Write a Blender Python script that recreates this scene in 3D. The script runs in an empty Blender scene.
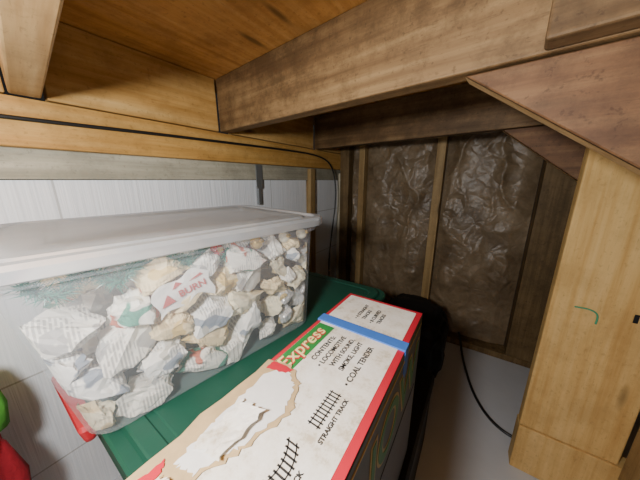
import bpy, bmesh, math, random
from mathutils import Vector, Matrix, noise
random.seed(7)
S=bpy.context.scene
COL=S.collection

# ---------------- helpers ----------------
def link(o):
    COL.objects.link(o); return o
def mesh_obj(name,bm,mat=None,parent=None,smooth=False):
    me=bpy.data.meshes.new(name)
    bmesh.ops.recalc_face_normals(bm,faces=bm.faces)
    bm.to_mesh(me); bm.free()
    if smooth:
        for p in me.polygons: p.use_smooth=True
    o=bpy.data.objects.new(name,me); link(o)
    if mat: me.materials.append(mat)
    if parent: o.parent=parent
    return o
def tag(o,label,cat,group=None,kind=None):
    o["label"]=label; o["category"]=cat
    if group: o["group"]=group
    if kind: o["kind"]=kind
    return o
def struct(o): o["kind"]="structure"; return o
def empty(name,loc=(0,0,0),rz=0):
    o=bpy.data.objects.new(name,None); link(o); o.location=loc; o.rotation_euler=(0,0,rz); o.empty_display_size=.05
    return o
def bm_box(sx,sy,sz,bev=0.002):
    bm=bmesh.new()
    bmesh.ops.create_cube(bm,size=1)
    bmesh.ops.scale(bm,vec=(sx,sy,sz),verts=bm.verts)
    if bev>0: bmesh.ops.bevel(bm,geom=list(bm.edges),offset=bev,segments=2,affect='EDGES',profile=.5)
    return bm
def boxmm(name,x0,x1,y0,y1,z0,z1,mat,parent=None,bev=.002):
    o=mesh_obj(name,bm_box(x1-x0,y1-y0,z1-z0,bev),mat,parent)
    o.location=((x0+x1)/2,(y0+y1)/2,(z0+z1)/2)
    return o
def board(name,p0,p1,th,h,mat,bev=.003,parent=None):
    p0=Vector(p0);p1=Vector(p1);d=p1-p0
    bm=bm_box(d.length,th,h,bev)
    o=mesh_obj(name,bm,mat,parent)
    o.location=(p0+p1)/2
    o.rotation_euler=d.to_track_quat('X','Z').to_euler()
    return o
def prism(name,pts,y0,y1,mat,bev=.002,parent=None):
    bm=bmesh.new()
    a=[bm.verts.new((x,y0,z)) for x,z in pts]; b=[bm.verts.new((x,y1,z)) for x,z in pts]
    bm.faces.new(a); bm.faces.new(b[::-1])
    n=len(pts)
    for i in range(n): bm.faces.new((a[i],b[i],b[(i+1)%n],a[(i+1)%n]))
    bmesh.ops.recalc_face_normals(bm,faces=bm.faces)
    if bev: bmesh.ops.bevel(bm,geom=list(bm.edges),offset=bev,segments=1,affect='EDGES')
    return mesh_obj(name,bm,mat,parent)
def rrect(hx,hy,r,n=6):
    out=[]
    for cx,cy,a0 in ((hx-r,hy-r,0),(-hx+r,hy-r,90),(-hx+r,-hy+r,180),(hx-r,-hy+r,270)):
        for i in range(n+1):
            a=math.radians(a0+90*i/n); out.append((cx+r*math.cos(a),cy+r*math.sin(a)))
    return out
def loft(name,secs,mat,parent=None,cap0=True,cap1=True,smooth=False):
    """secs: (hx,hy,r,z[,oy])"""
    bm=bmesh.new(); rings=[]
    for s in secs:
        hx,hy,r,z=s[:4]; oy=s[4] if len(s)>4 else 0
        rings.append([bm.verts.new((x,y+oy,z)) for x,y in rrect(hx,hy,r)])
    n=len(rings[0])
    for a,b in zip(rings,rings[1:]):
        for i in range(n): bm.faces.new((a[i],a[(i+1)%n],b[(i+1)%n],b[i]))
    if cap0: bm.faces.new(rings[0][::-1])
    if cap1: bm.faces.new(rings[-1])
    o=mesh_obj(name,bm,mat,parent,smooth)
    if smooth:
        try: o.data.set_sharp_from_angle(angle=math.radians(35))
        except Exception: pass
    return o
def tube(name,pts,rad,mat,parent=None,cyc=False,res=8):
    cu=bpy.data.curves.new(name,'CURVE'); cu.dimensions='3D'
    sp=cu.splines.new('NURBS'); sp.points.add(len(pts)-1)
    for p,q in zip(sp.points,pts): p.co=(*q,1)
    sp.order_u=3; sp.use_endpoint_u=True; sp.use_cyclic_u=cyc; sp.resolution_u=res
    cu.bevel_depth=rad; cu.bevel_resolution=3; cu.use_fill_caps=True
    t=bpy.data.objects.new(name,cu); link(t)
    bpy.context.view_layer.update()
    me=bpy.data.meshes.new_from_object(t.evaluated_get(bpy.context.evaluated_depsgraph_get()))
    bpy.data.objects.remove(t); 
    for p in me.polygons: p.use_smooth=True
    me.materials.clear(); me.materials.append(mat)
    o=bpy.data.objects.new(name,me); link(o)
    if parent: o.parent=parent
    return o
def text(name,body,size,mat,parent,loc,side='top',extr=.0003,off=0,shear=0,sx=1,spacing=1,rot=0):
    cu=bpy.data.curves.new(name,'FONT'); cu.body=body; cu.size=size; cu.extrude=extr; cu.offset=off; cu.shear=shear
    cu.space_character=spacing
    t=bpy.data.objects.new(name,cu); link(t)
    bpy.context.view_layer.update()
    me=bpy.data.meshes.new_from_object(t.evaluated_get(bpy.context.evaluated_depsgraph_get()))
    bpy.data.objects.remove(t)
    me.materials.clear(); me.materials.append(mat)
    if side=='top': R=Matrix(((0,-1,0),(1,0,0),(0,0,1)))
    else: R=Matrix(((0,0,1),(1,0,0),(0,1,0)))
    M=R.to_4x4()@Matrix.Rotation(rot,4,'Z')@Matrix.Diagonal((sx,1,1,1))
    me.transform(M)
    o=bpy.data.objects.new(name,me); link(o); o.parent=parent; o.location=loc
    return o

# ---------------- materials ----------------
def newmat(name):
    m=bpy.data.materials.new(name); m.use_nodes=True
    nt=m.node_tree; b=nt.nodes['Principled BSDF']; return m,nt,b
def N(nt,t,**k):
    n=nt.nodes.new(t)
    for a,v in k.items(): setattr(n,a,v)
    return n
def ramp(nt,stops):
    r=N(nt,'ShaderNodeValToRGB'); e=r.color_ramp.elements
    while len(e)>1: e.remove(e[-1])
    e[0].position=stops[0][0]; e[0].color=(*stops[0][1],1)
    for p,c in stops[1:]:
        x=e.new(p); x.color=(*c,1)
    return r
def mix(nt,a,b,fac,mode='MIX'):
    m=N(nt,'ShaderNodeMix',data_type='RGBA',blend_type=mode)
    for s,v in ((m.inputs[6],a),(m.inputs[7],b),(m.inputs[0],fac)):
        if hasattr(v,'is_output'): nt.links.new(v,s)
        else: s.default_value=(*v,1) if isinstance(v,tuple) else v
    return m.outputs[2]
def coords(nt,scale=(1,1,1),rnd=True):
    tc=N(nt,'ShaderNodeTexCoord'); mp=N(nt,'ShaderNodeMapping'); mp.inputs['Scale'].default_value=scale
    nt.links.new(tc.outputs['Object'],mp.inputs['Vector'])
    if rnd:
        oi=N(nt,'ShaderNodeObjectInfo'); mu=N(nt,'ShaderNodeMath',operation='MULTIPLY'); mu.inputs[1].default_value=37
        nt.links.new(oi.outputs['Random'],mu.inputs[0]); nt.links.new(mu.outputs[0],mp.inputs['Location'])
    return mp.outputs['Vector']
def noise_n(nt,vec,sc,det=5,rough=.6):
    n=N(nt,'ShaderNodeTexNoise'); n.inputs['Scale'].default_value=sc; n.inputs['Detail'].default_value=det; n.inputs['Roughness'].default_value=rough
    nt.links.new(vec,n.inputs['Vector']); return n.outputs['Fac']
def bump(nt,b,h,st=.3,d=.002):
    bp=N(nt,'ShaderNodeBump'); bp.inputs['Strength'].default_value=st; bp.inputs['Distance'].default_value=d
    nt.links.new(h,bp.inputs['Height']); nt.links.new(bp.outputs['Normal'],b.inputs['Normal'])
def wood(name,dark,mid,light,axis='X',stain=.4,rough=.6,stainc=None,k=.84):
    dark=tuple(x*k for x in dark); mid=tuple(x*k for x in mid); light=tuple(x*k for x in light)
    m,nt,b=newmat(name)
    sc={'X':(1.2,26,26),'Y':(26,1.2,26),'Z':(26,26,1.2)}[axis]
    v=coords(nt,sc); g=noise_n(nt,v,1.6,6,.6)
    r=ramp(nt,[(.3,dark),(.5,mid),(.7,light)]); nt.links.new(g,r.inputs[0])
    v2=coords(nt,(1,1,1)); s=noise_n(nt,v2,6,9,.75)
    r2=ramp(nt,[(.44,(0,0,0)),(.60,(1,1,1))]); nt.links.new(s,r2.inputs[0])
    mu=N(nt,'ShaderNodeMath',operation='MULTIPLY'); mu.inputs[1].default_value=stain; nt.links.new(r2.outputs[0],mu.inputs[0])
    c=mix(nt,r.outputs[0],stainc or tuple(x*.6 for x in dark),mu.outputs[0])
    v5=coords(nt,(1,1,1)); s5=noise_n(nt,v5,90,3,.6); r5=ramp(nt,[(.60,(0,0,0)),(.68,(1,1,1))]); nt.links.new(s5,r5.inputs[0])
    mu5=N(nt,'ShaderNodeMath',operation='MULTIPLY'); mu5.inputs[1].default_value=.45*min(1,stain*1.6); nt.links.new(r5.outputs[0],mu5.inputs[0])
    c=mix(nt,c,tuple(x*.4 for x in dark),mu5.outputs[0])
    v3=coords(nt,tuple(x*.35+1 for x in sc)); f=noise_n(nt,v3,22,3,.7)
    r3=ramp(nt,[(.60,(0,0,0)),(.72,(1,1,1))]); nt.links.new(f,r3.inputs[0])
    mu2=N(nt,'ShaderNodeMath',operation='MULTIPLY'); mu2.inputs[1].default_value=.35; nt.links.new(r3.outputs[0],mu2.inputs[0])
    c=mix(nt,c,tuple(x*.4 for x in dark),mu2.outputs[0])
    v4=coords(nt,{'X':(1.5,7,7),'Y':(7,1.5,7),'Z':(7,7,1.5)}[axis]); vo=N(nt,'ShaderNodeTexVoronoi'); vo.inputs['Scale'].default_value=1.6
    nt.links.new(v4,vo.inputs['Vector']); r4=ramp(nt,[(.06,(1,1,1)),(.15,(0,0,0))]); nt.links.new(vo.outputs['Distance'],r4.inputs[0])
    c=mix(nt,c,tuple(x*.35 for x in mid),r4.outputs[0])
    nt.links.new(c,b.inputs['Base Color']); b.inputs['Roughness'].default_value=rough
    b.inputs['Specular IOR Level'].default_value=.3
    bump(nt,b,g,.25,.002)
    return m
def plain(name,col,rough=.5,var=.12,sc=30,metal=0,bmp=0,spec=.5):
    m,nt,b=newmat(name); v=coords(nt); n=noise_n(nt,v,sc,4)
    c=mix(nt,tuple(x*(1-var) for x in col),tuple(min(1,x*(1+var)) for x in col),n)
    nt.links.new(c,b.inputs['Base Color']); b.inputs['Roughness'].default_value=rough; b.inputs['Metallic'].default_value=metal
    b.inputs['Specular IOR Level'].default_value=spec
    if bmp: bump(nt,b,n,bmp,.002)
    return m

M_joist=wood('wood_joist_brown',(.15,.082,.035),(.255,.152,.067),(.36,.23,.105),'X',.75)
M_joist_lt=wood('wood_joist_tan',(.38,.22,.085),(.53,.34,.15),(.65,.45,.23),'X',.35)
M_joist_dk=wood('wood_joist_dark',(.11,.06,.025),(.19,.112,.05),(.27,.17,.08),'X',.6)
M_ledger=wood('wood_ledger_orange',(.42,.21,.05),(.60,.33,.09),(.72,.45,.15),'X',.35)
M_rim=wood('wood_rim',(.43,.22,.055),(.60,.35,.11),(.72,.47,.18),'X',.4)
M_ply=wood('plywood_ceiling',(.44,.19,.045),(.60,.29,.075),(.68,.37,.12),'Y',.5)
M_post=wood('wood_post_yellow',(.50,.29,.09),(.63,.41,.155),(.72,.50,.22),'Z',.3,.65,k=1)
M_stud=wood('wood_stud',(.28,.17,.07),(.42,.28,.12),(.52,.36,.17),'Z',.3)
M_stud_dk=wood('wood_stud_dark',(.12,.075,.033),(.20,.13,.056),(.29,.19,.092),'Z',.5)
M_string=wood('wood_stringer',(.115,.053,.024),(.19,.092,.04),(.27,.147,.066),'X',.6)
M_string_edge=wood('wood_stringer_edge',(.42,.25,.10),(.55,.36,.17),(.66,.46,.24),'X',.25,k=1)
M_plate=wood('wood_sill_grey',(.34,.32,.24),(.46,.43,.33),(.58,.54,.42),'Y',.4,k=.9)

def m_foamwall():
    m,nt,b=newmat('white_foam_wall'); tc=N(nt,'ShaderNodeTexCoord')
    mp=N(nt,'ShaderNodeMapping'); nt.links.new(tc.outputs['Object'],mp.inputs['Vector']); mp.inputs['Scale'].default_value=(1,70,1.5)
    n=noise_n(nt,mp.outputs['Vector'],2,3,.5)
    c=mix(nt,(.68,.72,.77),(.92,.94,.98),n)
    br=N(nt,'ShaderNodeTexBrick'); br.inputs['Scale'].default_value=1; br.inputs['Brick Width'].default_value=.8; br.inputs['Row Height'].default_value=.30; br.inputs['Mortar Size'].default_value=.0025
    sx=N(nt,'ShaderNodeSeparateXYZ'); cx=N(nt,'ShaderNodeCombineXYZ'); nt.links.new(tc.outputs['Object'],sx.inputs[0]); nt.links.new(sx.outputs[1],cx.inputs[0]); nt.links.new(sx.outputs[2],cx.inputs[1]); nt.links.new(cx.outputs[0],br.inputs['Vector'])
    c=mix(nt,c,(.50,.51,.52),br.outputs['Fac'])
    nt.links.new(c,b.inputs['Base Color']); b.inputs['Roughness'].default_value=.6; bump(nt,b,n,.6,.004); return m
M_foam=m_foamwall()
def m_floor():
    m,nt,b=newmat('grey_concrete_floor'); v=coords(nt,(1,1,1),False); n=noise_n(nt,v,3,8,.65); n2=noise_n(nt,v,60,3,.6)
    c=mix(nt,(.42,.44,.47),(.62,.64,.68),n)
    nt.links.new(c,b.inputs['Base Color']); b.inputs['Roughness'].default_value=.55; bump(nt,b,n2,.2,.001); return m
M_floor=m_floor()
def m_kraft():
    m,nt,b=newmat('kraft_paper'); v=coords(nt); n=noise_n(nt,v,5,6,.7)
    vo=N(nt,'ShaderNodeTexVoronoi'); vo.feature='DISTANCE_TO_EDGE'; vo.inputs['Scale'].default_value=12
    nz=N(nt,'ShaderNodeTexNoise'); nz.inputs['Scale'].default_value=7; nz.inputs['Detail'].default_value=3; nt.links.new(v,nz.inputs['Vector'])
    ad=N(nt,'ShaderNodeVectorMath',operation='MULTIPLY_ADD'); ad.inputs[1].default_value=(.16,.16,.16); nt.links.new(nz.outputs['Color'],ad.inputs[0]); nt.links.new(v,ad.inputs[2]); nt.links.new(ad.outputs[0],vo.inputs['Vector'])
    r=ramp(nt,[(.35,(.12,.082,.046)),(.55,(.215,.155,.092)),(.75,(.33,.25,.165))]); nt.links.new(n,r.inputs[0])
    nt.links.new(r.outputs[0],b.inputs['Base Color']); b.inputs['Roughness'].default_value=.40; b.inputs['Specular IOR Level'].default_value=.45
    bp=N(nt,'ShaderNodeBump'); bp.inputs['Strength'].default_value=.5; bp.inputs['Distance'].default_value=.02; nt.links.new(vo.outputs['Distance'],bp.inputs['Height'])
    nt.links.new(bp.outputs['Normal'],b.inputs['Normal']); return m
M_kraft=m_kraft()
M_block_dk=plain('dark_backing',(.05,.038,.028),.9)
M_black=plain('black_plastic',(.010,.010,.011),.6,spec=.25)
M_blackbag=plain('black_bag',(.008,.008,.009),.6,bmp=.2,sc=12,spec=.2)
M_cable=plain('black_cable_rubber',(.012,.012,.012),.4)
M_green=plain('dark_green_plastic',(.012,.085,.055),.45,bmp=.05)
M_red=plain('red_plastic',(.50,.02,.03),.4)
M_limef=plain('bright_green_fabric',(.10,.42,.05),.85,.25,80,bmp=.6)
M_redf=plain('red_fabric',(.42,.015,.03),.85,.25,80,bmp=.6)
M_cream=plain('cream_trim',(.62,.56,.42),.6)
M_metal=plain('galvanised_metal',(.30,.32,.33),.4,metal=.7)
M_marker=plain('green_crayon',(.05,.30,.16),.6)

def m_tote(name,tfac,col,rough,gloss=.06):
    m=bpy.data.materials.new(name); m.use_nodes=True; nt=m.node_tree; nt.nodes.clear()
    out=N(nt,'ShaderNodeOutputMaterial'); tr=N(nt,'ShaderNodeBsdfTransparent'); tr.inputs[0].default_value=(.99,.995,1,1)
    d=N(nt,'ShaderNodeBsdfDiffuse'); d.inputs[0].default_value=(*col,1)
    tl=N(nt,'ShaderNodeBsdfTranslucent'); tl.inputs[0].default_value=(*col,1)
    m1=N(nt,'ShaderNodeMixShader'); m1.inputs[0].default_value=.4; nt.links.new(d.outputs[0],m1.inputs[1]); nt.links.new(tl.outputs[0],m1.inputs[2])
    tc=N(nt,'ShaderNodeTexCoord'); n=N(nt,'ShaderNodeTexNoise'); n.inputs['Scale'].default_value=18; nt.links.new(tc.outputs['Object'],n.inputs['Vector'])
    mr=N(nt,'ShaderNodeMapRange'); mr.inputs[3].default_value=tfac-.04; mr.inputs[4].default_value=tfac+.04; nt.links.new(n.outputs['Fac'],mr.inputs[0])
    m2=N(nt,'ShaderNodeMixShader'); nt.links.new(mr.outputs[0],m2.inputs[0]); nt.links.new(m1.outputs[0],m2.inputs[1]); nt.links.new(tr.outputs[0],m2.inputs[2])
    gl=N(nt,'ShaderNodeBsdfGlossy'); gl.inputs['Roughness'].default_value=rough
    m3=N(nt,'ShaderNodeMixShader'); m3.inputs[0].default_value=gloss; nt.links.new(m2.outputs[0],m3.inputs[1]); nt.links.new(gl.outputs[0],m3.inputs[2])
    nt.links.new(m3.outputs[0],out.inputs[0]); return m
M_clear=m_tote('clear_plastic',.80,(.84,.88,.98),.22,.04)
M_lid=m_tote('milky_plastic_lid',.26,(.64,.67,.71),.14,.20)

def m_news(name,base,ink,amt,hue=None,hue2=None,metal=0):
    m,nt,b=newmat(name); v=coords(nt)
    br=N(nt,'ShaderNodeTexBrick'); br.inputs['Scale'].default_value=1; br.inputs['Brick Width'].default_value=.016; br.inputs['Row Height'].default_value=.0055; br.inputs['Mortar Size'].default_value=.0013
    nt.links.new(v,br.inputs['Vector'])
    inv=N(nt,'ShaderNodeMath',operation='SUBTRACT'); inv.inputs[0].default_value=1; nt.links.new(br.outputs['Fac'],inv.inputs[1])
    n=noise_n(nt,v,20,2,.5); r=ramp(nt,[(.49,(0,0,0)),(.54,(1,1,1))]); nt.links.new(n,r.inputs[0])
    mu=N(nt,'ShaderNodeMath',operation='MULTIPLY'); nt.links.new(inv.outputs[0],mu.inputs[0]); nt.links.new(r.outputs[0],mu.inputs[1])
    mu2=N(nt,'ShaderNodeMath',operation='MULTIPLY'); mu2.inputs[1].default_value=amt; nt.links.new(mu.outputs[0],mu2.inputs[0])
    c=mix(nt,base,ink,mu2.outputs[0])
    for hh,sc,th in ((hue,22,.60),(hue2,27,.62)):
        if hh:
            v9=coords(nt); n3=noise_n(nt,v9,sc,1,.3); r3=ramp(nt,[(th,(0,0,0)),(th+.02,(1,1,1))]); nt.links.new(n3,r3.inputs[0]); c=mix(nt,c,hh,r3.outputs[0])
    nt.links.new(c,b.inputs['Base Color']); b.inputs['Roughness'].default_value=.6 if not metal else .35; b.inputs['Metallic'].default_value=metal
    return m
PAPERS=[m_news('newsprint_grey',(.88,.85,.77),(.12,.12,.13),.5,(.45,.44,.42)),
        m_news('newsprint_cream',(.90,.82,.60),(.18,.16,.12),.35,(.66,.53,.30)),
        m_news('newsprint_white',(.93,.92,.87),(.12,.12,.15),.5,(.30,.34,.40),(.55,.53,.47)),
        m_news('tissue_beige',(.84,.69,.42),(.3,.24,.15),.3,(.72,.52,.20)),
        m_news('newsprint_colour',(.92,.89,.80),(.16,.16,.2),.45,(.60,.17,.10),(.10,.34,.24)),
        m_news('silver_foil_wrap',(.78,.78,.77),(.35,.36,.38),.4,(.70,.55,.26),None,.35)]
M_bulb_w=plain('pearl_ornament',(.80,.74,.58),.3)
M_bulb_g=plain('gold_ornament',(.66,.47,.17),.3,metal=.4)
M_bulb_r=plain('red_ornament',(.4,.03,.03),.15)
M_tinsel=plain('teal_tinsel',(.03,.22,.16),.35)

# ---------------- setting ----------------
FZ=-1.03
struct(boxmm('floor',-1.1,1.3,-1.5,1.85,FZ-.05,FZ,M_floor,bev=0))
struct(boxmm('ceiling',-1.05,1.2,-1.5,1.80,.375,.395,M_ply,bev=0))
struct(boxmm('wall_left',-1.05,-.95,-1.5,1.80,FZ,0.0,M_foam,bev=0))
struct(boxmm('wall_far',-.95,1.2,1.70,1.80,FZ,.375,M_block_dk,bev=0))
struct(boxmm('wall_right',1.1,1.2,-1.5,1.70,FZ,.375,M_block_dk,bev=0))
struct(boxmm('wall_back',-1.05,1.2,-1.6,-1.5,FZ,.375,M_foam,bev=0))

tag(boxmm('sill_plate',-1.0,-.935,-1.45,1.69,.002,.186,M_plate),"weathered grey wooden sill board on top of the white wall","sill board")
led=board('ledger_board',(-.917,-1.4,.129),(-.917,1.66,.129),.034,.108,M_ledger)
tag(led,"orange pine ledger board with a black cable running along it","board")
YO=-.105
def jy(x,y0): return y0+YO*(x+.95)
def rim(y0,y1,m):
    o=board('rim_board',(-.925,y0,.281),(-.925,y1,.281),.03,.186,m)
    tag(o,"pine rim board standing on the ledger between ceiling joists","board",group="rim boards between joists"); return o
rim(-1.2,.108,M_rim); rim(.172,.638,M_rim); rim(.700,1.293,M_rim); rim(1.352,1.66,M_rim)
def joist(y0,th,x1,mat,lab,z0=.187,z1=.374):
    yc=y0+th/2; xs=-.905
    o=board('ceiling_joist',(xs,jy(xs,yc),(z0+z1)/2),(x1,jy(x1,yc),(z0+z1)/2),th,z1-z0,mat,.004)
    tag(o,lab,"joist",group="ceiling joists"); return o
joist(.116,.050,1.0,M_joist_lt,"light tan wooden ceiling joist under plywood, end resting on the ledger")
joist(.645,.048,1.0,M_joist,"thick brown stained ceiling joist with rough saw marks")
joist(1.30,.044,1.0,M_joist_dk,"dark brown ceiling joist near the insulated wall")
x0,x1=.045,.95
o=board('joist_block',(x0,jy(x0,.645)-.024,.281),(x1,jy(x1,.645)-.024,.281),.042,.186,M_joist_dk,.004)
tag(o,"brown wooden block nailed against the face of the brown joist","board")

def stringer(y0,xt,slope,lab,th=.042):
    root=empty('stair_stringer',(0,0,0))
    L=math.sqrt(1+slope*slope); hv=.19*L
    xr=1.0
    pts=[(xt,.184),(xt+hv/slope,.184),(xr,.184-slope*(xr-xt)+hv),(xr,.184-slope*(xr-xt))]
    body=prism('plank',[(x,z) for x,z in pts],0,th,M_string)
    body.parent=root
    bm=bmesh.new()
    q=[(xt,.184),(xr,.184-slope*(xr-xt))]
    nx,nz=-slope/L*.0015,-1/L*.0015
    vs=[bm.verts.new((q[0][0]+nx,0.001,q[0][1]+nz)),bm.verts.new((q[1][0]+nx,.001,q[1][1]+nz)),bm.verts.new((q[1][0]+nx,th-.001,q[1][1]+nz)),bm.verts.new((q[0][0]+nx,th-.001,q[0][1]+nz))]
    bm.faces.new(vs)
    s=mesh_obj('pale_edge',bm,M_string_edge,root); s["label"]="pale lower edge"  # thin face in a paler wood tone along the stringer's lower edge
    a=math.atan(YO); root.rotation_euler=(0,0,a)
    root.location=(0,jy(0,y0),0)
    tag(root,lab,"stair stringer",group="sloping stringers")
    return root
stringer(.655,-.055,.72,"dark brown sloping stringer with pale lower edge under the joist")
stringer(1.30,.03,.80,"sloping brown stringer in front of the insulated wall")

def rel(o,p): o.parent=p; o.location=Vector(o.location)-Vector(p.location); return o
post=empty('support_post',(.335,.97,FZ))
rel(boxmm('plank',.218,.452,.95,.99,-.84,.18,M_post,bev=.004),post)
mk=tube('crayon_mark',[(.270,.9485,-.362),(.290,.9485,-.360),(.312,.9485,-.364),(.322,.9485,-.378),(.320,.9485,-.402)],.0022,M_marker)
rel(mk,post)
rel(boxmm('knot_hole',.384,.393,.9475,.9505,-.375,-.35,M_black,bev=.001),post)
tag(post,"wide yellow pine post board with a green crayon mark","post")
tag(boxmm('base_block',.217,.75,.945,1.0,FZ,-.842,M_post,bev=.003),"yellow wooden base block under the post board","board")
tag(boxmm('edge_stud',.456,.50,.86,.943,FZ,.15,M_stud,bev=.003),"pine stud standing next to the post board","stud")

def stud(x,w,mat,lab,y0=1.63,y1=1.70,z0=FZ+.04,z1=.374):
    o=boxmm('wall_stud',x-w/2,x+w/2,y0,y1-.002,z0,z1,mat,bev=.003)
    tag(o,lab,"stud",group="studs of the insulated wall"); return o
stud(-.735,.042,M_stud,"tan wooden wall stud between paper-faced insulation panels")
stud(-.235,.048,M_stud,"tan wooden wall stud between paper-faced insulation panels")
stud(.30,.13,M_stud_dk,"wide dark wooden stud next to the insulation",1.60)  # wide stud in the darker of the stud wood tones
stud(.62,.05,M_stud_dk,"dark wooden wall stud behind the post")
tag(boxmm('sole_plate',-.90,.9,1.60,1.698,FZ,FZ+.038,M_stud_dk),"dark wooden sole plate at the foot of the wall","board")
tag(boxmm('corner_strip',-.945,-.905,1.66,1.698,FZ,.05,M_cream),"narrow cream trim strip in the wall corner","trim strip")
tag(boxmm('corner_stud',-.90,-.83,1.62,1.698,FZ+.04,.374,M_stud_dk),"dark wooden corner stud","stud")
tag(boxmm('side_stud',-.948,-.91,1.26,1.31,FZ,.07,M_stud),"short pine stud against the white wall below the ledger","stud")
def batt(x0,x1,seed):
    bm=bmesh.new(); nx,nz=60,150
    vs=[]
    for j in range(nz+1):
        for i in range(nx+1):
            x=x0+(x1-x0)*i/nx; z=-.985+(.374+.985)*j/nz
            e=min(i,nx-i)/nx
            d=.018*min(1,e*6)
            d+=.015*noise.fractal(Vector((x*3+seed,z*2.2,seed)),1,2,3)*min(1,e*8)
            wx=x+.06*noise.noise(Vector((x*6,z*6,seed))); wz=z+.06*noise.noise(Vector((x*6,z*6,seed+9)))
            r1=1-abs(noise.noise(Vector((wx*5+seed,wz*2.4,seed)))); r2=1-abs(noise.noise(Vector((wx*10+seed,wz*6,seed*2))))
            d+=(.016*r1**7+.008*r2**6)*min(1,e*8)
            vs.append(bm.verts.new((x-(x0+x1)/2,-d,z)))
    for j in range(nz):
        for i in range(nx):
            a=j*(nx+1)+i; bm.faces.new((vs[a],vs[a+1],vs[a+nx+2],vs[a+nx+1]))
    o=mesh_obj('insulation_batt',bm,M_kraft,None,True); o.location=((x0+x1)/2,1.690,0)
    tag(o,"wrinkled brown kraft paper faced insulation between studs","insulation",group="insulation panels")
batt(-.828,-.758,1.3); batt(-.712,-.262,2.1); batt(-.208,.232,5.7); batt(.37,.592,9.2)

st=empty('hanger_strap',(-.945,.86,0))
rel(boxmm('metal_band',-.934,-.929,.835,.875,-.04,.072,M_metal,bev=.001),st)
rel(boxmm('metal_hook',-.948,-.93,.845,.865,-.12,-.03,M_metal,bev=.001),st)
tag(st,"grey metal hanger strap below the ledger on the white wall","strap")

tag(tube('power_cable',[(-.893,-.5,.125),(-.893,.089,.134),(-.893,.38,.143),(-.892,.75,.150),(-.893,1.05,.155),(-.892,1.3,.152),(-.885,1.44,.12),(-.875,1.5,.03),(-.862,1.50,-.14),(-.865,1.44,-.40),(-.85,1.38,-.62),(-.80,1.35,-.9),(-.7,1.33,-1.02)],.0048,M_cable),
    "thin black cable stapled along the ledger and hanging in the corner","cable")
tag(tube('floor_cord',[(-.01,1.592,-.93),(.005,1.58,-.97),(.02,1.54,-1.018),(.05,1.38,-1.022),(.10,1.2,-1.022),(.17,1.09,-1.022),(.26,1.06,-1.022),(.5,1.08,-1.022)],.006,M_cable),
    "black cord lying across the grey concrete floor","cord")

# ---------------- green lidded tote ----------------
gx0,gx1,gy0,gy1=-.925,-.272,.062,.93
gt=empty('storage_tote',((gx0+gx1)/2,(gy0+gy1)/2,FZ))
hx,hy=(gx1-gx0)/2,(gy1-gy0)/2
H=lambda z:z-FZ
loft('body',[(hx-.085,hy-.10,.05,H(FZ+.001)),(hx-.08,hy-.095,.05,H(FZ+.01)),(hx-.03,hy-.030,.05,H(-.53)),(hx-.004,hy-.004,.05,H(-.528)),(hx-.004,hy-.004,.05,H(-.47))],M_green,gt)
loft('lid',[(hx-.001,hy,.05,H(-.468)),(hx-.001,hy,.05,H(-.456)),(hx-.005,hy-.005,.047,H(-.451)),(hx-.022,hy-.022,.04,H(-.452)),(hx-.026,hy-.026,.04,H(-.443)),(hx-.030,hy-.030,.038,H(-.441)),(hx-.055,hy-.055,.035,H(-.441)),(hx-.058,hy-.058,.035,H(-.4435)),(hx-.07,hy-.07,.035,H(-.4435)),(hx-.073,hy-.073,.03,H(-.441))],M_green,gt)
lt=loft('latch',[(.115,.008,.007,-.028),(.118,.010,.008,-.02),(.118,.014,.010,.0),(.112,.012,.008,.008)],M_red,gt)
lt.location=(-.675-gt.location.x,.052-gt.location.y,H(-.456))
tag(gt,"large dark green storage tote with green lid and red latch","storage tote")

# ---------------- clear tote ----------------
ROT=math.radians(-10)
TC=Vector((-.646,.331,0))+Matrix.Rotation(ROT,3,'Z')@Vector((0,-.025,0))
tc=empty('clear_tote',(TC.x,TC.y,-.4405),ROT)
Z=lambda z:z+.4405
LT=.022; A=.025; BO=.026; UO=.008
loft('body',[(.155,.220,.03,.006,BO),(.175,.238,.035,0.0005,BO),(.195,.256,.04,.001,BO),(.202,.262,.045,.010,BO),(.2165,.293,.05,Z(-.162+LT),UO),(.226,.303,.05,Z(-.158+LT),UO),(.227,.304,.05,Z(-.136+LT),UO)],M_clear,tc,smooth=True,cap1=False)
loft('lid',[(.236,.300+A,.055,Z(-.146+LT)),(.238,.302+A,.055,Z(-.144+LT)),(.240,.304+A,.055,Z(-.128+LT)),(.236,.300+A,.053,Z(-.121+LT)),(.222,.286+A,.05,Z(-.120+LT)),(.218,.282+A,.048,Z(-.126+LT)),(.200,.264+A,.045,Z(-.127+LT)),(.196,.260+A,.043,Z(-.121+LT)),(.15,.21+A,.04,Z(-.118+LT)),(.145,.205+A,.04,Z(-.121+LT))],M_lid,tc,cap0=False,smooth=True)
h=loft('handle',[(.07,.010,.008,0),(.07,.014,.009,.02)],M_lid,tc); h.location=(0,.292+A,Z(-.185+LT))
tag(tc,"clear plastic tote with milky white lid full of wrapped ornaments","storage tote")
TM=Matrix.Translation(tc.location)@Matrix.Rotation(ROT,4,'Z')
def wallx(z): return .1995+(.2135-.202)*(z-.01)/.29
def wally0(z): return -( .2345+(.2835-.2345)*(z-.01)/.29)
def wally1(z): return .2860+(.2990-.2860)*(z-.01)/.29

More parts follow.
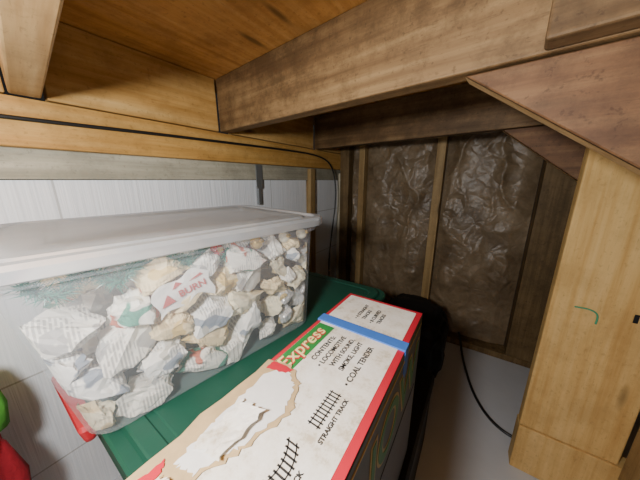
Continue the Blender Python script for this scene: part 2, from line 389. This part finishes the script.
def crumple(seed,rx,ry,rz):
    rnd=random.Random(seed); bm=bmesh.new()
    for i in range(13):
        v=Vector((rnd.gauss(0,1),rnd.gauss(0,1),rnd.gauss(0,1))).normalized()*rnd.uniform(.8,1.2)
        bm.verts.new((v.x*rx,v.y*ry,v.z*rz))
    r=bmesh.ops.convex_hull(bm,input=bm.verts)
    bmesh.ops.delete(bm,geom=[g for g in set(r['geom_interior']+r['geom_unused']) if isinstance(g,bmesh.types.BMVert)],context='VERTS')
    bmesh.ops.subdivide_edges(bm,edges=bm.edges,cuts=5,use_grid_fill=True)
    for v in bm.verts:
        n=v.co.normalized()
        w=v.co+Vector((noise.noise(v.co*30),noise.noise(v.co*30+Vector((9,0,0))),noise.noise(v.co*30+Vector((0,9,0)))))*.012
        k=1-abs(noise.noise(w*26+Vector((seed*3.1,0,0))))
        k2=1-abs(noise.noise(w*60+Vector((0,seed*2.3,0))))
        v.co+=n*(k**4*.012+k2**3*.005-.009)
    return bm
bmeshes=[]
for s in range(24):
    ar=random.uniform(1.0,1.4)
    bm=crumple(s+3,.052,.052*ar,.042)
    me=bpy.data.meshes.new('paper_bundle'); bmesh.ops.recalc_face_normals(bm,faces=bm.faces); bm.to_mesh(me); bm.free(); me.materials.append(PAPERS[s%6]); bmeshes.append(me)
blab={0:"crumpled grey newspaper wrapped around an ornament",1:"crumpled cream newspaper bundle in the clear tote",2:"crumpled white newsprint bundle with dark printed areas",3:"beige tissue paper bundle in the clear tote",4:"crumpled colour newspaper page with red print",5:"silver and gold foil wrapped ornament in the clear tote"}
def put(mi,x,y,z,sc=1,tilt=.7):
    me=bmeshes[mi].copy()
    R=Matrix.Rotation(random.choice([0,math.pi])+random.uniform(-.4,.4),4,'Z')@Matrix.Rotation(random.uniform(-tilt,tilt),4,'X')@Matrix.Rotation(random.choice([0,math.pi])+random.uniform(-.3,.3),4,'Y')@Matrix.Scale(sc,4)
    for v in me.vertices:
        c=R@v.co+Vector((x,y,z))
        zz=min(max(c.z,.004+.0),.303)
        wx=wallx(zz)-.001-.004*abs(noise.noise(c*40)); wy0=wally0(zz)+.002; wy1=wally1(zz)-.002
        if c.x>wx: c.x=wx
        if c.x<-wx: c.x=-wx
        c.y=min(max(c.y,wy0),wy1)
        ax=abs(c.x)-(wx-.045)
        for s_,lim in ((1,wy1-.045),(-1,-wy0-.045)):
            ay=s_*c.y-lim
            if ax>0 and ay>0:
                d=math.hypot(ax,ay)
                if d>.043:
                    f=.043/d; c.x=math.copysign(wx-.045+ax*f,c.x); c.y=s_*(lim+ay*f); ax=abs(c.x)-(wx-.045)
        c.z=zz
        v.co=c-Vector((x,y,z))
    o=bpy.data.objects.new('paper_bundle',me); link(o)
    o.matrix_world=TM@Matrix.Translation((x,y,z))
    tag(o,blab[mi%6],"wrapped ornament",group="newspaper wrapped ornaments in the clear tote")
def pick(kinds): 
    return random.choice(kinds)+6*random.randrange(4)
for j in range(3):
    for k in range(4):
        for i in range(5):
            put(pick([0,1,2,3,4]),-.155+.100*j,-.200+.112*i,.046+k*.070,.92)
random.seed(31)
for k in range(5):
    n=6 if k<2 else 7
    for i in range(n):
        z=.034+k*.058
        y=-.212-.16*z+(.092 if n==6 else .083)*i+(.018 if k%2 else -.008)+random.uniform(-.012,.012)
        if k==4 and i in (0,1): continue
        mi=pick([1,3,1,0,5,2]) if y>.12 else pick([0,1,1,2,2,2,4,3])
        put(mi,.170,y,z,random.uniform(.90,1.04) if y<.12 else random.uniform(.70,.84),tilt=.9)
        if y>.12 and k<4: put(pick([1,3,5,2,0]),.178,y+.046,z+.026,.55)
balls=[]
mats=[(M_bulb_w,"pearl"),(M_bulb_w,"pearl"),(M_bulb_g,"gold"),(M_bulb_r,"red")]
for q,yy in enumerate([.268,.205,.118,.02]):
    balls.append((.182,yy,.290,.016,*mats[q]))
rr=random.Random(3)
for x,y,z,r,m,l in balls:
    p=TM@Vector((x,y,z)); e=empty('ornament_ball',p)
    bm=bmesh.new(); bmesh.ops.create_uvsphere(bm,u_segments=24,v_segments=16,radius=r); mesh_obj('ball',bm,m,e,True)
    bm=bmesh.new(); bmesh.ops.create_cone(bm,segments=14,radius1=.006,radius2=.005,depth=.006,cap_ends=True); c=mesh_obj('cap',bm,M_bulb_g,e); c.location=(0,0,r+.002)
    e.rotation_euler=(rr.uniform(-.5,.5),1.2,0)
    tag(e,l+" coloured glass ornament ball in the clear tote","ornament",group="loose ornament balls in the clear tote")
bm=bmesh.new(); rnd=random.Random(5)
for i in range(3000):
    tt=i/3000; c=Vector((.178+.016*math.sin(tt*22),-.255+.31*tt,.286+.010*math.cos(tt*30)))
    d=Vector((rnd.gauss(0,1),rnd.gauss(0,1),rnd.gauss(0,.7))).normalized(); s=Vector((rnd.gauss(0,1),rnd.gauss(0,1),rnd.gauss(0,1))).normalized()*.0016
    e=c+d*rnd.uniform(.012,.030); e.z=min(max(e.z,.245),.314); e.x=min(e.x,.210); e.y=max(e.y,-.272)
    bm.faces.new((bm.verts.new(c-s),bm.verts.new(c+s),bm.verts.new(e)))
ti=mesh_obj('tinsel_garland',bm,M_tinsel); ti.matrix_world=TM
tag(ti,"teal green tinsel garland lying on the wrapped ornaments","garland",kind="stuff")
lf=empty('paper_leaflet',(0,0,0)); lf.matrix_world=TM@Matrix.Translation((.2087,-.060,.232))@Matrix.Rotation(math.radians(2.5),4,'Y')@Matrix.Rotation(.18,4,'X')
bm=bmesh.new(); vs=[]
for j in range(9):
    for i in range(15):
        yy=-.052+.104*i/14; zz=-.028+.056*j/8
        vs.append(bm.verts.new((-.002+.003*noise.noise(Vector((yy*40,zz*40,3))),yy+.02*noise.noise(Vector((zz*40,1,1))),zz+.022*noise.noise(Vector((yy*25,7,1))))))
for j in range(8):
    for i in range(14):
        a=j*15+i; bm.faces.new((vs[a],vs[a+1],vs[a+16],vs[a+15]))
mesh_obj('sheet',bm,plain('white_paper',(.84,.83,.79),.7),lf)
M_redink=plain('red_ink',(.55,.10,.09),.6)
text('lettering','BURN',.020,M_redink,lf,(.0005,-.012,-.008),'side',off=.0003,rot=.05)
bm=bmesh.new()
for a in ((-.045,-.015,-.02,-.012,-.03,.008),(-.02,.012,.0,.018,-.01,.026),(.01,.016,.04,.019,.035,.025)):
    bm.faces.new([bm.verts.new((.0006,a[q],a[q+1])) for q in (0,2,4)])
mesh_obj('red_print',bm,M_redink,lf)
tag(lf,"white printed leaflet with red lettering inside the clear tote","leaflet")

# ---------------- train set box ----------------
bx0,bx1,by0,by1,bz0,bz1=-.266,-.078,-.12,.548,-.715,-.300
cx,cy=(bx0+bx1)/2,(by0+by1)/2
tb=empty('train_set_box',(cx,cy,bz0))
def m_worn():
    m,nt,b=newmat('worn_white_print'); v=coords(nt,(1,1,1),False); n=noise_n(nt,v,22,8,.75)
    r=ramp(nt,[(.36,(.54,.47,.36)),(.46,(.76,.72,.64)),(.6,(.85,.83,.78))]); nt.links.new(n,r.inputs[0])
    nt.links.new(r.outputs[0],b.inputs['Base Color']); b.inputs['Roughness'].default_value=.5; return m
M_white=m_worn()
M_boxside=plain('dark_green_print',(.018,.03,.018),.35,.4,8)
M_boxred=plain('red_print',(.52,.018,.04),.4,.08)
M_boxgreen=plain('green_print',(.025,.22,.05),.4)
M_ink=plain('black_ink',(.03,.03,.03),.5)
M_gold=plain('gold_print',(.50,.36,.11),.4)
M_yel=plain('yellow_print',(.85,.72,.30),.5)
M_card=plain('brown_cardboard',(.46,.33,.17),.9,.25,60,bmp=.3)
M_cardg=plain('grey_chipboard',(.72,.71,.69),.9,.12,50,bmp=.3)
M_tape=plain('blue_painters_tape',(.05,.17,.58),.55,.12,60,bmp=.2)
def bl(x,y,z): return (x-cx,y-cy,z-bz0)
def bb(name,x0,x1,y0,y1,z0,z1,m,bev=.0):
    o=boxmm(name,x0,x1,y0,y1,z0,z1,m,bev=bev); o.location=Vector(o.location)-Vector((cx,cy,bz0)); o.parent=tb; return o
bb('body',bx0,bx1,by0,by1,bz0,bz1-.001,M_boxside,.003)
def poly(name,pts,z,m,th=.0008):
    bm=bmesh.new(); a=[bm.verts.new(bl(x,y,z)) for x,y in pts]; f=bm.faces.new(a)
    r=bmesh.ops.extrude_face_region(bm,geom=[f]); vv=[g for g in r['geom'] if isinstance(g,bmesh.types.BMVert)]
    bmesh.ops.translate(bm,vec=(0,0,th),verts=vv); return mesh_obj(name,bm,m,tb)
T=bz1-.001
bb('red_border_panel',bx0+.001,bx1-.001,by0+.001,by1-.001,T,T+.001,M_boxred)
poly('white_panel',[(-.257,by0+.01),(-.091,by0+.01),(-.091,.538),(-.257,.538)],T+.001,M_white,.0006)
bb('green_banner',-.2565,-.2195,.222,.384,T+.0016,T+.0020,M_boxgreen)
text('lettering','Express',.037,M_yel,tb,bl(-.2285,.2405,T+.0023),'top',off=.0004,shear=.2,spacing=1.08)
text('lettering','Express',.037,M_boxred,tb,bl(-.2275,.2385,T+.0021),'top',off=.0016,shear=.2,spacing=1.08)
zt=T+.0020
for s,x,y,sz in [("CONTENTS:",-.201,.285,.0135),("• LOCOMOTIVE",-.184,.278,.0130),("WITH SOUND,",-.167,.290,.0124),("SMOKE, LIGHT",-.150,.290,.0124),("• COAL TENDER",-.128,.268,.0138),
                 ("• 4 STRAIGHT",-.195,.442,.0115),("  TRACKS",-.180,.442,.0115),("• 8 CURVED",-.161,.442,.0115),("  TRACKS",-.146,.442,.0115),
                 ("STRAIGHT TRACK",-.117,.178,.0085),("CURVE TRACK",-.117,.088,.0085)]:
    text('lettering',s,sz,M_ink,tb,bl(x,y,zt),'top',off=.00025)
def track(y0,y1,xc,curve):
    bm=bmesh.new()
    def bar(a,b,w):
        a=Vector(a);b=Vector(b);d=(b-a).normalized(); n=Vector((-d.y,d.x))*w
        q=[a+n,a-n,b-n,b+n]; bm.faces.new([bm.verts.new(bl(p.x,p.y,zt+.0004)) for p in q])
    n=10
    C=lambda s: xc+curve*(4*s*(1-s))*.012
    for i in range(n):
        s0,s1=i/n,(i+1)/n
        for o in (-.006,.006): bar((C(s0)+o,y0+(y1-y0)*s0),(C(s1)+o,y0+(y1-y0)*s1),.0007)
        s=(s0+s1)/2; bar((C(s)-.0095,y0+(y1-y0)*s),(C(s)+.0095,y0+(y1-y0)*s),.0011)
    mesh_obj('track_drawing',bm,M_ink,tb)
track(.190,.250,-.138,0); track(.100,.164,-.148,1); track(.0,.065,-.143,0)
rnd=random.Random(11)
def jag(pts,amp,n=6):
    out=[]
    for (a,b),(c,d) in zip(pts,pts[1:]+pts[:1]):
        for i in range(n):
            s=i/n; out.append((a+(c-a)*s+rnd.uniform(-amp,amp),b+(d-b)*s+rnd.uniform(-amp,amp)))
    return out
poly('torn_cardboard',jag([(-.2665,-.09),(-.230,-.09),(-.222,.0),(-.210,.07),(-.188,.120),(-.172,.190),(-.190,.232),(-.222,.252),(-.2665,.240)],.0035,11),T+.0030,M_card,.0006)
poly('torn_paper',jag([(-.238,.074),(-.212,.078),(-.193,.125),(-.179,.185),(-.196,.223),(-.224,.240),(-.248,.222),(-.246,.130)],.003,11),T+.0038,M_cardg,.0006)
def sheet(name,x0,x1,y0,y1,m,seed,lift,base=.0052):
    bm=bmesh.new(); g=[]; n=14; rr=random.Random(seed)
    for j in range(n+1):
        for i in range(n+1):
            u,v=i/n,j/n
            ex=rr.uniform(-.002,.002) if i in(0,n) or j in (0,n) else 0
            g.append(bm.verts.new(bl(x0+(x1-x0)*u+ex+.005*noise.noise(Vector((v*3,seed,1))),y0+(y1-y0)*v+ex+.01*noise.noise(Vector((u*3,seed,2))),T+base+lift*(u**2)*.6+lift*.4*v*v+.002*abs(noise.noise(Vector((u*4,v*4,seed))))))) 
    for j in range(n):
        for i in range(n):
            a=j*(n+1)+i; bm.faces.new((g[a],g[a+1],g[a+n+2],g[a+n+1]))
    return mesh_obj(name,bm,m,tb)
f2=sheet('torn_flap',-.238,-.196,.098,.165,M_white,9,.010,.0050); f2["label"]="lifted torn white cardboard flap"
f3=sheet('torn_flap',-.236,-.216,.010,.060,M_white,5,.006); f3["label"]="curled scrap of white printed label"
poly('torn_paper',jag([(-.262,-.06),(-.242,-.06),(-.236,.010),(-.257,.030)],.003),T+.0040,M_boxgreen,.0006)
poly('torn_paper',jag([(-.256,.226),(-.222,.234),(-.216,.246),(-.256,.244)],.0012),T+.0040,M_boxred,.0006)
poly('torn_paper',jag([(-.253,.040),(-.242,.036),(-.240,.062),(-.252,.070)],.002),T+.0044,M_boxred,.0006)
bb('tape',bx0-.0012,bx1+.0012,.392,.417,T-.001,T+.0045,M_tape,.0004)
bb('tape',bx1,bx1+.0012,.392,.417,T-.06,T+.003,M_tape)
text('lettering','SNOW',.135,M_gold,tb,bl(bx1+.0006,.10,-.445),'side',off=.006,sx=1.0)
text('lettering','SNOW',.135,M_boxgreen,tb,bl(bx1+.0014,.10,-.445),'side',off=.001,sx=1.0)
bb('gold_line',bx1,bx1+.001,by0+.01,by1-.01,-.322,-.318,M_gold)
bb('picture_panel',bx1,bx1+.001,by0+.02,by1-.02,-.69,-.48,plain('dark_picture_print',(.05,.045,.05),.35,.8,14))
tag(tb,"worn train set box with torn top, red border and blue tape","toy box")

tr=empty('trunk',(-.155,.42,FZ))
loft('body',[(.09,.46,.02,.001),(.093,.465,.02,.27)],M_black,tr)
loft('lid',[(.097,.47,.02,.271),(.097,.47,.02,.30),(.09,.463,.02,.313)],M_black,tr)
tag(tr,"black plastic trunk standing on the floor under the box","trunk")
bm=bmesh.new(); bmesh.ops.create_icosphere(bm,subdivisions=5,radius=1)
for v in bm.verts:
    c=v.co.copy(); c=Vector((math.copysign(abs(c.x)**.6,c.x),math.copysign(abs(c.y)**.6,c.y),math.copysign(abs(c.z)**.7,c.z)))
    k=1+.10*noise.fractal(v.co*2.5,1,2,4)
    v.co=Vector((c.x*.17*k,c.y*.20*k,max(c.z*.19*k,-.185)))
bag=mesh_obj('trash_bag',bm,M_blackbag,None,True); bag.location=(-.23,1.26,FZ+.186)
tag(bag,"black plastic bag slumped on the floor by the insulated wall","bag")

# tall soft red and green fabric sack beside the totes
fb=empty('gift_sack',(-.775,-.160,FZ))
def sack(name,prof,mat,seed,n=72):
    bm=bmesh.new(); rings=[]
    for r,z in prof:
        ring=[]
        for i in range(n):
            a=2*math.pi*i/n
            k=1+.07*math.sin(a*7+z*9+seed)+.05*math.sin(a*13+seed*2-z*14)+.05*noise.noise(Vector((math.cos(a)*2,math.sin(a)*2,z*5+seed)))
            ring.append(bm.verts.new((r*k*math.cos(a),r*k*math.sin(a),z)))
        rings.append(ring)
    for a,b in zip(rings,rings[1:]):
        for i in range(n): bm.faces.new((a[i],a[(i+1)%n],b[(i+1)%n],b[i]))
    bm.faces.new(rings[0][::-1]); bm.faces.new(rings[-1]); return mesh_obj(name,bm,mat,fb,True)
sack('sack_body',[(.09,.002),(.11,.03),(.118,.15),(.115,.30),(.118,.42),(.112,.50),(.098,.535)],M_redf,1)
sack('sack_cuff',[(.100,.52),(.116,.53),(.120,.58),(.118,.63),(.108,.68),(.095,.692),(.05,.685)],M_limef,4)
tube('drawstring',[(.10,.03,.62),(.125,.05,.68),(.11,.06,.76),(.03,.05,.82),(-.05,.04,.78),(-.09,.03,.70),(-.06,.02,.685)],.004,M_black,fb)
tag(fb,"soft red fabric sack with bright green cuff and black drawstring","sack")

# ---------------- light, world, camera ----------------
def point(name,loc,p,r,col):
    l=bpy.data.lights.new(name,'POINT'); l.energy=p; l.shadow_soft_size=r; l.color=col
    o=bpy.data.objects.new(name,l); link(o); o.location=loc; return o
point('work_lamp',(-.17,-.19,.09),36,.04,(1,.99,.96))
w=bpy.data.worlds.new('World'); S.world=w; w.use_nodes=True
w.node_tree.nodes['Background'].inputs[0].default_value=(.9,.88,.85,1); w.node_tree.nodes['Background'].inputs[1].default_value=.02

cam=bpy.data.cameras.new('Camera'); cam.lens=13.5; cam.sensor_width=36; cam.clip_start=.01
co=bpy.data.objects.new('Camera',cam); link(co)
co.location=(0,0,0); co.rotation_euler=(math.radians(90-14),0,math.radians(33.7))
S.camera=co
